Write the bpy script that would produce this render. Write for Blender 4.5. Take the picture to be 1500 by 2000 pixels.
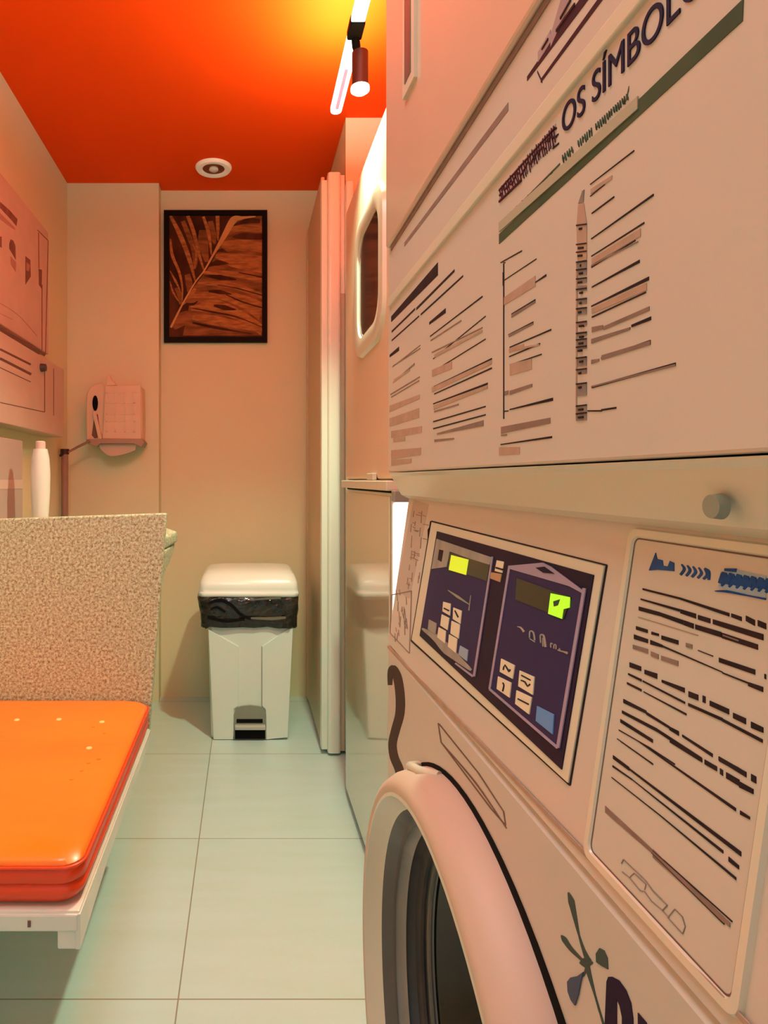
import bpy, bmesh, math, random
from mathutils import Vector
random.seed(7)
C = bpy.context.scene.collection
for o in list(bpy.data.objects): bpy.data.objects.remove(o)

# ------------------------------------------------------------------ camera, world, lights, exposure
F = 1236.0; VX, VY = 480.0, 937.0; H = 1.10          # focal length (px of a 1500x2000 frame), vanishing point, eye height
cam = bpy.data.cameras.new('camera'); co = bpy.data.objects.new('camera', cam); C.objects.link(co)
cam.sensor_fit = 'HORIZONTAL'; cam.sensor_width = 36; cam.lens = 36*F/1500
cam.shift_x = (750-VX)/1500; cam.shift_y = -(1000-VY)/1500
cam.clip_start = 0.02
co.location = (0, 0, H); co.rotation_euler = (math.pi/2, 0, 0)
S = bpy.context.scene
S.camera = co
S.view_settings.view_transform = 'Standard'; S.view_settings.look = 'None'
S.view_settings.exposure = 0.0; S.view_settings.gamma = 1.0; S.view_settings.use_curve_mapping = False
w = bpy.data.worlds.new('world'); S.world = w; w.use_nodes = True
w.node_tree.nodes['Background'].inputs[0].default_value = (0.66, 0.86, 0.86, 1)
w.node_tree.nodes['Background'].inputs[1].default_value = 0.85

def area(name, loc, rot, sx, sy, power, col):
    l = bpy.data.lights.new(name, 'AREA'); l.shape = 'RECTANGLE'; l.size = sx; l.size_y = sy
    l.energy = power; l.color = col
    o = bpy.data.objects.new(name, l); C.objects.link(o); o.location = loc; o.rotation_euler = rot
    return o
# unseen area fill added for the shop's general light and the glow of the linear lamp over the aisle
area('shop_fill_light', (-0.25, 0.55, 2.50), (0, 0, 0), 0.5, 0.9, 13, (0.68, 1.0, 0.98))
sp = bpy.data.lights.new('spot_lamp', 'SPOT'); sp.energy = 84; sp.color = (0.72, 1.0, 0.66); sp.spot_size = math.radians(118); sp.spot_blend = 0.8; sp.shadow_soft_size = 0.03
so = bpy.data.objects.new('spot_lamp', sp); C.objects.link(so); so.location = (0.320, 1.774, 2.165); so.rotation_euler = (math.radians(-2), math.radians(7), 0)

# ------------------------------------------------------------------ materials
def nodes(m): return m.node_tree.nodes, m.node_tree.links
def mat(name, col, rough=0.5, metal=0.0, emit=None, estr=0, coat=0.0, spec=0.5, var=0.04, vscale=6, bump=0.0, bscale=60, stretch=(1,1,1), trans=0.0, alpha=1.0):
    m = bpy.data.materials.new(name); m.use_nodes = True
    N, L = nodes(m); b = N['Principled BSDF']
    b.inputs['Roughness'].default_value = rough; b.inputs['Metallic'].default_value = metal
    b.inputs['Coat Weight'].default_value = coat; b.inputs['Coat Roughness'].default_value = 0.05
    b.inputs['Specular IOR Level'].default_value = spec
    b.inputs['Transmission Weight'].default_value = trans; b.inputs['Alpha'].default_value = alpha
    tc = N.new('ShaderNodeTexCoord'); mp = N.new('ShaderNodeMapping'); mp.inputs['Scale'].default_value = stretch
    L.new(tc.outputs['Object'], mp.inputs[0])
    n = N.new('ShaderNodeTexNoise'); n.inputs['Scale'].default_value = vscale; n.inputs['Detail'].default_value = 4
    L.new(mp.outputs[0], n.inputs['Vector'])
    r = N.new('ShaderNodeValToRGB'); r.color_ramp.elements[0].position = 0.3; r.color_ramp.elements[1].position = 0.7
    r.color_ramp.elements[0].color = [c*(1-var) for c in col]+[1]; r.color_ramp.elements[1].color = [min(1, c*(1+var)) for c in col]+[1]
    L.new(n.outputs['Fac'], r.inputs[0]); L.new(r.outputs[0], b.inputs['Base Color'])
    if bump:
        n2 = N.new('ShaderNodeTexNoise'); n2.inputs['Scale'].default_value = bscale; L.new(mp.outputs[0], n2.inputs['Vector'])
        bp = N.new('ShaderNodeBump'); bp.inputs['Strength'].default_value = bump; bp.inputs['Distance'].default_value = 0.01
        L.new(n2.outputs['Fac'], bp.inputs['Height']); L.new(bp.outputs[0], b.inputs['Normal'])
    if emit:
        b.inputs['Emission Color'].default_value = list(emit)+[1]; b.inputs['Emission Strength'].default_value = estr
    return m

M = {}
M['wall'] = mat('wall_paint', (0.77, 0.73, 0.47), 0.75, var=0.02, vscale=1.2, bump=0.03, bscale=180)
M['orange'] = mat('orange_paint', (0.99, 0.092, 0.0025), 0.8, spec=0.12, var=0.02, vscale=2)
M['enamel'] = mat('beige_enamel', (0.61, 0.53, 0.47), 0.35, coat=0.15, var=0.015, vscale=2)
M['gloss'] = mat('glossy_enamel', (0.62, 0.56, 0.42), 0.07, coat=0.5, var=0.01, vscale=2)
M['rim'] = mat('pale_rim', (0.68, 0.62, 0.50), 0.28, coat=0.2, var=0.02)
M['salmon'] = mat('door_ring_plastic', (0.60, 0.46, 0.37), 0.5, coat=0.0, var=0.02, vscale=3)
M['seam'] = mat('seam_shadow_gap', (0.16, 0.09, 0.07), 0.7, var=0.1)
M['black'] = mat('black_rubber', (0.006, 0.005, 0.005), 0.9, var=0.2, spec=0.15)
M['greyring'] = mat('grey_door_plastic', (0.12, 0.105, 0.10), 0.3, var=0.2, vscale=9, stretch=(1, 6, 0.6))
M['greylight'] = mat('light_grey_gasket', (0.30, 0.27, 0.245), 0.35, var=0.2, vscale=8, stretch=(1, 5, 0.4))
M['white'] = mat('white_plastic', (0.82, 0.80, 0.70), 0.4, coat=0.1, var=0.02)
M['binwhite'] = mat('bin_plastic', (0.74, 0.82, 0.74), 0.42, var=0.02, vscale=3)
M['lidwhite'] = mat('bin_lid_plastic', (0.82, 0.86, 0.80), 0.3, coat=0.2, var=0.02)
M['bag'] = mat('black_bin_bag', (0.022, 0.018, 0.012), 0.2, var=0.5, vscale=14, bump=0.9, bscale=22, stretch=(1, 1, 2))
M['grey'] = mat('grey_plastic', (0.26, 0.27, 0.21), 0.45)
M['greypale'] = mat('pale_grey_plastic', (0.5, 0.5, 0.44), 0.4)
M['doorpvc'] = mat('folding_door_pvc', (0.80, 0.84, 0.74), 0.28, coat=0.15, var=0.02, vscale=4, stretch=(4, 4, 0.3))
M['panelpvc'] = mat('folding_leaf_pvc', (0.66, 0.52, 0.34), 0.5, var=0.03)
M['frame'] = mat('black_frame', (0.008, 0.005, 0.004), 0.6, spec=0.1)
M['leafbg'] = mat('art_dark', (0.075, 0.024, 0.010), 0.7, var=0.6, vscale=12, stretch=(1, 1, 0.4), spec=0.1)
M['leaf1'] = mat('art_orange', (0.40, 0.16, 0.045), 0.7, var=0.4, vscale=16, stretch=(1, 1, 5), spec=0.1)
M['leaf2'] = mat('art_brown', (0.25, 0.095, 0.030), 0.7, var=0.5, vscale=9, stretch=(1, 1, 4), spec=0.1)
M['leaf3'] = mat('art_gold', (0.62, 0.34, 0.12), 0.7, var=0.15, spec=0.1)
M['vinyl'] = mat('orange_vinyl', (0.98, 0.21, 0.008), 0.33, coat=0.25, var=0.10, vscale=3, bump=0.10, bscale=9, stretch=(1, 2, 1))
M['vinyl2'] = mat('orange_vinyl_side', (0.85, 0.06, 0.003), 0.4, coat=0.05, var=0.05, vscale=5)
M['stitch'] = mat('stitch_white', (0.95, 0.62, 0.25), 0.3)
M['bench'] = mat('bench_enamel', (0.70, 0.74, 0.66), 0.3, coat=0.2, var=0.08, vscale=8)
M['ink'] = mat('printed_ink', (0.024, 0.012, 0.016), 0.7, spec=0.2, var=0.3, vscale=60)
M['inkmid'] = mat('faded_print', (0.24, 0.15, 0.125), 0.6, var=0.15, vscale=60)
M['inklight'] = mat('pale_print', (0.44, 0.285, 0.215), 0.6, var=0.1, vscale=60)
M['inkgreen'] = mat('green_print', (0.065, 0.085, 0.045), 0.7, spec=0.2, var=0.15, vscale=20)
M['inkpalegreen'] = mat('pale_green_print', (0.42, 0.37, 0.27), 0.6)
M['inkpurple'] = mat('purple_print', (0.018, 0.007, 0.035), 0.7, spec=0.2, var=0.15)
M['inkred'] = mat('maroon_print', (0.06, 0.006, 0.012), 0.7, spec=0.2, var=0.15)
M['inklilac'] = mat('lilac_print', (0.42, 0.28, 0.30), 0.5, var=0.15)
M['inkgrey'] = mat('grey_icon_print', (0.24, 0.19, 0.18), 0.6, var=0.2, vscale=70)
M['inkblue'] = mat('blue_print', (0.008, 0.06, 0.25), 0.6, spec=0.2, var=0.3, vscale=60)
M['inksky'] = mat('sky_blue_print', (0.32, 0.42, 0.52), 0.5, var=0.2, vscale=60)
M['inkleaf'] = mat('sprig_print', (0.035, 0.065, 0.055), 0.6, var=0.15)
M['inkteal'] = mat('blue_leaf_print', (0.05, 0.085, 0.16), 0.6, var=0.2)
M['card'] = mat('instruction_card', (0.60, 0.53, 0.46), 0.45, var=0.015)
M['ctrl'] = mat('purple_control_panel', (0.026, 0.017, 0.085), 0.5, spec=0.2, var=0.08)
M['ctrledge'] = mat('dark_purple_bezel', (0.010, 0.003, 0.028), 0.5, spec=0.2)
M['lilac'] = mat('lilac_trim', (0.36, 0.27, 0.40), 0.35)
M['display'] = mat('display_glass', (0.022, 0.018, 0.008), 0.12)
M['lcd'] = mat('lit_green_digit', (0.3, 0.6, 0.02), 0.5, emit=(0.42, 0.95, 0.02), estr=0.75)
M['lcd2'] = mat('lit_yellow_digit', (0.4, 0.5, 0.02), 0.5, emit=(0.62, 0.72, 0.02), estr=0.75)
M['key'] = mat('cream_button', (0.80, 0.70, 0.52), 0.4, var=0.04)
M['keyb'] = mat('blue_button', (0.10, 0.27, 0.62), 0.35, var=0.03)
M['keyb2'] = mat('pale_blue_button', (0.30, 0.38, 0.52), 0.35, var=0.03)
M['pinkboard'] = mat('pink_board', (0.62, 0.44, 0.34), 0.5, var=0.05, vscale=14)
M['pinkbox'] = mat('pink_box', (0.60, 0.44, 0.35), 0.5, var=0.04, vscale=10)
M['disp'] = mat('dispenser_plastic', (0.76, 0.55, 0.36), 0.4, coat=0.1, var=0.03)
M['darkmetal'] = mat('dark_brown_metal', (0.045, 0.012, 0.008), 0.5, var=0.15)
M['lamp'] = mat('lamp_glow', (1, 1, 1), 0.5, emit=(1.0, 0.9, 0.62), estr=6)
M['led'] = mat('led_diffuser', (1, 1, 1), 0.5, emit=(0.9, 1.0, 0.9), estr=3.0)
M['gapglow'] = mat('gap_side_glow', (1, 1, 1), 0.5, emit=(1.0, 0.93, 0.84), estr=1.3)  # glow of the strip added between the stacks, not a real lamp
M['ledcore'] = mat('led_core', (0.55, 0.35, 0.5), 0.4, emit=(0.8, 0.5, 0.7), estr=0.6)
M['portglass'] = mat('dark_port_glass', (0.035, 0.016, 0.018), 0.12, coat=0.3, var=0.6, vscale=22, stretch=(1, 3, 0.35))
M['chrome'] = mat('silver_bulb', (0.6, 0.5, 0.4), 0.2, metal=0.8)
M['brownin'] = mat('downlight_inside', (0.30, 0.10, 0.04), 0.3, metal=0.4)

# granite panel: beige ground with dark and pale grains
m = bpy.data.materials.new('beige_speckled_granite'); m.use_nodes = True; N, L = nodes(m); b = N['Principled BSDF']; b.inputs['Roughness'].default_value = 0.42
tc = N.new('ShaderNodeTexCoord'); n1 = N.new('ShaderNodeTexNoise'); n1.inputs['Scale'].default_value = 130; n1.inputs['Detail'].default_value = 6; n1.inputs['Roughness'].default_value = 0.85
L.new(tc.outputs['Object'], n1.inputs['Vector'])
r = N.new('ShaderNodeValToRGB'); e = r.color_ramp.elements
e[0].position = 0.39; e[0].color = (0.17, 0.105, 0.05, 1); e[1].position = 0.66; e[1].color = (0.84, 0.97, 0.78, 1)
x = r.color_ramp.elements.new(0.45); x.color = (0.38, 0.33, 0.20, 1); x = r.color_ramp.elements.new(0.54); x.color = (0.58, 0.70, 0.49, 1)
L.new(n1.outputs['Fac'], r.inputs[0]); L.new(r.outputs[0], b.inputs['Base Color'])
bp = N.new('ShaderNodeBump'); bp.inputs['Strength'].default_value = 0.35; bp.inputs['Distance'].default_value = 0.004; L.new(n1.outputs['Fac'], bp.inputs['Height']); L.new(bp.outputs[0], b.inputs['Normal'])
M['granite'] = m
# floor tiles 0.6 m
m = bpy.data.materials.new('grey_green_floor_tiles'); m.use_nodes = True; N, L = nodes(m); b = N['Principled BSDF']; b.inputs['Roughness'].default_value = 0.28
tc = N.new('ShaderNodeTexCoord'); sx = N.new('ShaderNodeSeparateXYZ'); L.new(tc.outputs['Object'], sx.inputs[0])
def mth(op, a, bb):
    q = N.new('ShaderNodeMath'); q.operation = op
    for i, v in enumerate((a, bb)):
        if v is None: continue
        if isinstance(v, (int, float)): q.inputs[i].default_value = v
        else: L.new(v, q.inputs[i])
    return q.outputs[0]
def line(sock, off):
    f = mth('FRACT', mth('DIVIDE', mth('SUBTRACT', sock, off-6.0), 0.6), None)
    d = mth('ABSOLUTE', mth('SUBTRACT', f, 0.5), None)
    return mth('GREATER_THAN', d, 0.5-0.0026)
g = mth('MAXIMUM', line(sx.outputs[0], -0.143), line(sx.outputs[1], 1.34))
mp = N.new('ShaderNodeMapping'); mp.inputs['Scale'].default_value = (1.2, 9, 1); L.new(tc.outputs['Object'], mp.inputs[0])
n1 = N.new('ShaderNodeTexNoise'); n1.inputs['Scale'].default_value = 2.2; n1.inputs['Detail'].default_value = 5; L.new(mp.outputs[0], n1.inputs['Vector'])
r = N.new('ShaderNodeValToRGB'); r.color_ramp.elements[0].position = 0.3; r.color_ramp.elements[0].color = (0.52, 0.69, 0.64, 1); r.color_ramp.elements[1].position = 0.7; r.color_ramp.elements[1].color = (0.56, 0.73, 0.73, 1)
L.new(n1.outputs['Fac'], r.inputs[0])
mx = N.new('ShaderNodeMixRGB'); L.new(g, mx.inputs[0]); L.new(r.outputs[0], mx.inputs[1]); mx.inputs[2].default_value = (0.30, 0.28, 0.21, 1)
L.new(mx.outputs[0], b.inputs['Base Color']); M['floor'] = m

# ------------------------------------------------------------------ helpers
base = {}
def root_of(o):
    while o.parent: o = o.parent
    return o
def obj(name, bm, material, parent=None, bevel=0, seg=2, smooth=False, label=None):
    bmesh.ops.remove_doubles(bm, verts=bm.verts, dist=1e-6)
    bmesh.ops.recalc_face_normals(bm, faces=bm.faces)
    if parent:
        bs = base.get(root_of(parent).name, Vector((0, 0, 0)))
        for v in bm.verts: v.co -= bs
    me = bpy.data.meshes.new(name); bm.to_mesh(me); bm.free()
    me.materials.append(M[material] if isinstance(material, str) else material)
    o = bpy.data.objects.new(name, me); C.objects.link(o)
    if parent: o.parent = parent
    if smooth:
        for p in me.polygons: p.use_smooth = True
        try: me.set_sharp_from_angle(angle=math.radians(smooth if smooth is not True else 40))
        except Exception: pass
    if bevel:
        md = o.modifiers.new('bevel', 'BEVEL'); md.width = bevel; md.segments = seg; md.limit_method = 'ANGLE'; md.angle_limit = math.radians(40)
    if label: o['label'] = label
    return o
def thing(name, label, cat, loc, group=None):
    o = bpy.data.objects.new(name, None); C.objects.link(o); o.location = loc; o.empty_display_size = 0.05
    o['label'] = label; o['category'] = cat
    if group: o['group'] = group
    base[o.name] = Vector(loc); return o
def struct(name, bm, m, **k):
    o = obj(name, bm, m, **k); o['kind'] = 'structure'; return o
def B(): return bmesh.new()
def box(bm, x0, x1, y0, y1, z0, z1):
    v = [bm.verts.new(p) for p in ((x0,y0,z0),(x1,y0,z0),(x1,y1,z0),(x0,y1,z0),(x0,y0,z1),(x1,y0,z1),(x1,y1,z1),(x0,y1,z1))]
    for f in ((0,3,2,1),(4,5,6,7),(0,1,5,4),(1,2,6,5),(2,3,7,6),(3,0,4,7)): bm.faces.new([v[i] for i in f])
    return bm
def bx(*a): return box(B(), *a)
def loft(bm, rings, cap=True, close=True):
    R = [[bm.verts.new(p) for p in r] for r in rings]
    n = len(R[0])
    for a, b_ in zip(R, R[1:]):
        for i in range(n if close else n-1):
            j = (i+1) % n; bm.faces.new((a[i], a[j], b_[j], b_[i]))
    if cap: bm.faces.new(R[0]); bm.faces.new(R[-1][::-1])
    return bm
def prism(bm, pts, off):
    off = Vector(off); return loft(bm, [pts, [Vector(p)+off for p in pts]])
def latheX(bm, prof, cy, cz, seg=96, cap=False):     # prof: (x, r)
    rings = [[(x, cy+r*math.cos(2*math.pi*i/seg), cz+r*math.sin(2*math.pi*i/seg)) for i in range(seg)] for x, r in prof]
    return loft(bm, rings, cap=cap)
def latheZ(bm, prof, cx, cy, seg=48, cap=True):      # prof: (z, r)
    rings = [[(cx+r*math.cos(2*math.pi*i/seg), cy+r*math.sin(2*math.pi*i/seg), z) for i in range(seg)] for z, r in prof]
    return loft(bm, rings, cap=cap)
def tube(bm, pts, r, seg=12):
    pts = [Vector(p) for p in pts]; rings = []
    for i, p in enumerate(pts):
        t = (pts[min(i+1, len(pts)-1)]-pts[max(i-1, 0)]).normalized()
        u = t.cross(Vector((0.3, 0.1, 1))); u = u.normalized() if u.length > 1e-3 else Vector((1, 0, 0)); v = t.cross(u)
        rr = r[i] if isinstance(r, (list, tuple)) else r
        rings.append([p+rr*(u*math.cos(2*math.pi*k/seg)+v*math.sin(2*math.pi*k/seg)) for k in range(seg)])
    return loft(bm, rings)
def rrect(x0, x1, y0, y1, r, z, n=5):
    out = []
    for cx, cy, a in ((x1-r, y1-r, 0), (x0+r, y1-r, 90), (x0+r, y0+r, 180), (x1-r, y0+r, 270)):
        for i in range(n+1):
            t = math.radians(a+90*i/n); out.append(Vector((cx+r*math.cos(t), cy+r*math.sin(t), z)))
    return out
def smoothline(pts, n=8):          # Catmull-Rom through 2D points
    out = []; P = [Vector(p).to_3d() if len(p) == 2 else Vector(p) for p in pts]
    for i in range(len(P)-1):
        p0, p1, p2, p3 = P[max(i-1, 0)], P[i], P[i+1], P[min(i+2, len(P)-1)]
        for k in range(n):
            t = k/n
            out.append(0.5*((2*p1)+(-p0+p2)*t+(2*p0-5*p1+4*p2-p3)*t*t+(-p0+3*p1-3*p2+p3)*t**3))
    out.append(P[-1]); return out

# surfaces that carry printed marks; at(x, y) gives the point of the surface, n points off it
class FlatX:
    def __init__(s, X, n=-1): s.X = X; s.n = Vector((n, 0, 0))
    def at(s, x, y):
        t = s.X*F/(x-VX); return Vector((s.X, t, H-(y-VY)*t/F))
class FlatY:
    def __init__(s, Y): s.Y = Y; s.n = Vector((0, -1, 0))
    def at(s, x, y): return Vector(((x-VX)*s.Y/F, s.Y, H-(y-VY)*s.Y/F))
KS, ZB, XN = 0.145, 0.871, 0.200      # lean of the control fascia, its lower edge height, plane of the near machine's front
class Fascia:
    n = Vector((-1, 0, KS)).normalized()
    def at(s, x, y):
        a = (x-VX)/F; b_ = (y-VY)/F; t = (XN+KS*(H-ZB))/(a+KS*b_); return Vector((a*t, t, H-b_*t))
FN = FlatX(XN); FS = Fascia()
KC = [0]
def poly(bm, S_, pts, t=0.0004, o=0.0):
    KC[0] += 1; t = t+(KC[0] % 40)*3e-6; o = o-0.0002 if o else -0.0003; t = t+0.0002
    P = [S_.at(*p)+S_.n*o for p in pts]; return prism(bm, P, S_.n*t)
def stroke(bm, S_, x1, y1, x2, y2, w, w2=None, t=0.0004, o=0.0):
    w2 = w if w2 is None else w2
    return poly(bm, S_, [(x1, y1-w/2), (x2, y2-w2/2), (x2, y2+w2/2), (x1, y1+w/2)], t, o)
def ribbon(bm, S_, pts, ws, t=0.0004, o=0.0, n=6):
    P = smoothline(pts, n); m_ = len(P); L_ = []; R_ = []
    for i, p in enumerate(P):
        d = P[min(i+1, m_-1)]-P[max(i-1, 0)]; d.normalize(); q = Vector((-d.y, d.x, 0))
        f = i/(m_-1)*(len(ws)-1); k = min(int(f), len(ws)-2); ww = ws[k]+(ws[k+1]-ws[k])*(f-k)
        L_.append(p+q*ww/2); R_.append(p-q*ww/2)
    for i in range(m_-1):
        poly(bm, S_, [(L_[i].x, L_[i].y), (L_[i+1].x, L_[i+1].y), (R_[i+1].x, R_[i+1].y), (R_[i].x, R_[i].y)], t, o)
    return bm
def text_bm(body, to, size=1.0, shear=0.0, extrude=0.0):
    cu = bpy.data.curves.new('t', 'FONT'); cu.body = body; cu.size = size; cu.shear = shear; cu.offset = extrude
    o = bpy.data.objects.new('t', cu); C.objects.link(o)
    bpy.context.view_layer.update()
    dg = bpy.context.evaluated_depsgraph_get(); me = o.evaluated_get(dg).to_mesh()
    bm = bmesh.new(); bm.from_mesh(me); o.evaluated_get(dg).to_mesh_clear()
    bpy.data.objects.remove(o); bpy.data.curves.remove(cu)
    for v in bm.verts: v.co = to(v.co.x, v.co.y)
    return bm

# ------------------------------------------------------------------ the room
YB = 3.21; YP = 3.13; XL = -0.883; HC = 2.567; YF = -1.6; XR = 1.05
struct('floor', bx(XL-0.05, XR+0.05, YF, YB+0.05, -0.05, 0), 'floor')
struct('ceiling', bx(XL-0.05, XR+0.05, YF, YB+0.05, HC, HC+0.05), 'orange')
struct('wall_left', bx(XL-0.05, XL, YF, YB+0.05, 0, HC), 'wall')
bm = bx(XL, 0.405, YB, YB+0.05, 0, HC); struct('wall_back', bm, 'wall')
struct('wall_back_pier', bx(XL, -0.430, YP, YB, 0, HC), 'wall')
bm = bx(0.405, XR, 2.565, YB+0.05, 0, HC); struct('wall_right_pier', bm, 'wall')
struct('wall_right', bx(XR, XR+0.05, YF, YB, 0, HC), 'wall')

# ------------------------------------------------------------------ stacked washer and dryer nearest to the camera
Y0, Y1, XB = 0.20, 0.889, 0.92
ZT = 1.078                                     # top of the leaning fascia
near = thing('stacked_washer_dryer', 'cream stacked washer and dryer with a purple control panel, nearest on the right', 'washing machine', (0.55, 0.545, 0))
# lower cabinet with a leaning fascia
XT = XN+KS*(ZT-ZB)
def side(y): return [Vector(p) for p in ((XN, y, 0.02), (XB, y, 0.02), (XB, y, ZT), (XT, y, ZT), (XN, y, ZB), (XN+0.004, y, ZB-0.004), (XN, y, ZB-0.008))]
CY, CZ = 0.578, 0.506                          # centre of the round door
bm = loft(B(), [side(Y0), side(Y1)])
ff = [f for f in bm.faces if abs(f.calc_center_median().x-XN) < 1e-4 and f.calc_area() > 0.1][0]
bmesh.ops.delete(bm, geom=[ff], context='FACES_ONLY'); bm.edges.ensure_lookup_table()
cs = [bm.verts.new((XN, CY+0.262*math.cos(2*math.pi*k/96), CZ+0.262*math.sin(2*math.pi*k/96))) for k in range(96)]
ce = [bm.edges.new((cs[k], cs[(k+1) % 96])) for k in range(96)]
bmesh.ops.triangle_fill(bm, use_beauty=True, edges=[e for e in bm.edges if e.is_boundary or not e.link_faces])
obj('washer_cabinet', bm, 'enamel', near)
# plate between the two machines
pl = [(XT-0.002, ZT-0.004), (XT-0.012, ZT+0.001), (XN+0.004, H+0.005), (XN, H+0.0095), (XB, H+0.0095), (XB, ZT-0.004)]
obj('divider_plate', loft(B(), [[Vector((x, Y0, z)) for x, z in pl], [Vector((x, Y1, z)) for x, z in pl]]), 'rim', near, bevel=0.0015)
# dryer housing
obj('dryer_cabinet', bx(XN, XB, Y0, Y1, H+0.0105, 2.04), 'enamel', near, bevel=0.002)
# dryer door above the logo strip (its lower edge is the long diagonal), handle slot on the far side
ZD = 1.42
dd = obj('dryer_door', bx(XN-0.006, XN+0.001, Y0+0.01, Y1-0.012, ZD, 2.02), mat('dryer_door_enamel', (0.70, 0.49, 0.38), 0.22, coat=0.3, var=0.01), near, bevel=0.003)
obj('door_edge_seam', bx(XN-0.001, XN, Y0+0.01, Y1-0.02, ZD-0.006, ZD), 'inkmid', near)
FD = FlatX(XN-0.006)
bm = poly(B(), FD, [(796, -400), (815, -400), (815, 150), (792, 196)], 0.004); obj('slot_rim', bm, 'rim', dd)
bm = poly(B(), FD, [(797, -400), (809, -400), (809, 140), (797, 165)], 0.0006, 0.004); obj('handle_slot', bm, 'greyring', dd, label='dark vertical handle slot')
# logo strip and its pale lower moulding
bm = B(); stroke(bm, FN, 790, 478, 993, 208, 8, 16); obj('strip_line', bm, 'inkmid', near)
obj('strip_moulding', bx(XN-0.003, XN+0.001, Y0, Y1-0.01, 1.339, 1.351), 'rim', near, bevel=0.001)
# maroon boat-like emblem
bm = B()
def q7(u, v): return (900+u*0.4, v*0.4)
def S7(bm, u1, v1, u2, v2, w, w2=None, **k):
    a = q7(u1, v1); b_ = q7(u2, v2); stroke(bm, FN, a[0], a[1], b_[0], b_[1], w*0.4, (w2 or w)*0.4, **k)
S7(bm, 325, 385, 600, 0, 22, 60); S7(bm, 375, 350, 398, 400, 12); S7(bm, 392, 395, 680, 0, 18, 34); S7(bm, 600, 0, 690, -130, 60, 70); S7(bm, 680, 0, 780, -140, 34, 40)
em = obj('emblem', bm, 'inkred', near, label='maroon striped emblem')
bm = B(); S7(bm, 378, 280, 440, 175, 50, 60); S7(bm, 440, 200, 510, 0, 60, 140); S7(bm, 510, 0, 560, -120, 140, 140); obj('emblem_shape', bm, 'inklilac', em)
bm = B(); S7(bm, 470, 150, 560, 20, 14, 14, o=0.0005); S7(bm, 490, 90, 540, 0, 12, 12, o=0.0005); S7(bm, 400, 240, 430, 190, 10, 10, o=0.0005); obj('emblem_lines', bm, 'inkred', em)

# the big printed notice: title, green band, columns of text
def Z(pt): return pt
TYS = 0.4965                                  # where the title starts along the machine
# green band: two pixels of the band fix its height on the machine
bm = B(); S7(bm, 188, 1168, 1378, 50, 48, 105); S7(bm, 1378, 50, 1385, -120, 105, 120); gb = obj('notice', bm, 'inkgreen', near, label='printed notice with a dark green band')
bm = B(); S7(bm, 190, 1110, 870, 500, 46, 62, o=0.0005); obj('pale_band', bm, 'inkpalegreen', gb)
bm = B(); S7(bm, 190, 950, 465, 650, 62, 92); obj('title_smudge', bm, 'inklilac', gb)
# scribbled beginning of the title
bm = B(); rnd = random.Random(3)
for i in range(26):
    u = 192+i*10.6; v = 955-(u-190)*1.09; hgt = 22+i*1.1
    S7(bm, u, v-hgt+rnd.uniform(-8, 8), u+rnd.uniform(8, 16), v+hgt*0.8+rnd.uniform(-12, 8), 10, 7, o=0.0005)
    S7(bm, u, v+rnd.uniform(-25, 20), u+14, v-14+rnd.uniform(-25, 20), 8, 8, o=0.0005)
S7(bm, 190, 930, 465, 622, 8, 8, o=0.0005); S7(bm, 190, 985, 300, 880, 10, 10, o=0.0005)
obj('title_start', bm, 'inkred', gb)
# legible title, set in the machine's plane: base line through two points of the title
pa = FN.at(*q7(495, 665)); pb = FN.at(*q7(1075, 62))
tl = text_bm('OS SÍMBOLOS', lambda x, y: Vector((x, y, 0)), 1.0, extrude=0.0)
# width of 'OS SÍMBOL' measured on the text itself
t2 = text_bm('OS SÍMBOL', lambda x, y: Vector((x, y, 0)), 1.0); wv = max(v.co.x for v in t2.verts); t2.free()
sx_ = (pa.y-pb.y)/wv; zA, zB_ = pa.z, pb.z
hA = (FN.at(*q7(505, 575)).z-FN.at(*q7(505, 660)).z); sy_ = max(hA, 0.018)/0.72
for v in tl.verts:
    x, y = v.co.x, v.co.y; v.co = Vector((XN-0.0008, pa.y-x*sx_, zA+(zB_-zA)*x/wv+y*sy_))
r_ = bmesh.ops.extrude_face_region(tl, geom=tl.faces[:]); [setattr(v, 'co', v.co+Vector((0.0007, 0, 0))) for v in r_['geom'] if isinstance(v, bmesh.types.BMVert)]
obj('title_lettering', tl, 'inkpurple', gb, label='title reading OS SÍMBOLOS')
bm = B()
S7(bm, 440, 640, 455, 720, 12, 12); S7(bm, 425, 665, 470, 625, 9); S7(bm, 448, 680, 478, 655, 8); S7(bm, 450, 725, 480, 700, 9)
obj('title_letter', bm, 'ink', gb)
bm = B(); rnd = random.Random(5)
for i in range(30):
    u = 500+i*10.8; v = 772-(u-500)*0.95
    if i in (5, 6, 14): continue
    S7(bm, u, v-6, u+3+rnd.uniform(0, 5), v+rnd.uniform(8, 22), 20, 14, o=0.0003)
    if i % 3 == 0: S7(bm, u, v+rnd.uniform(-10, 6), u+12, v-9, 7)
S7(bm, 205, 1085, 485, 800, 10, 8)
for i in range(9):
    u = 215+i*28; S7(bm, u, 1068-i*27, u+10, 1062-i*27, 14, 12)
S7(bm, 808, 490, 822, 430, 12, 20)
obj('subtitle_scribble', bm, 'inkgreen', gb)
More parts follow.
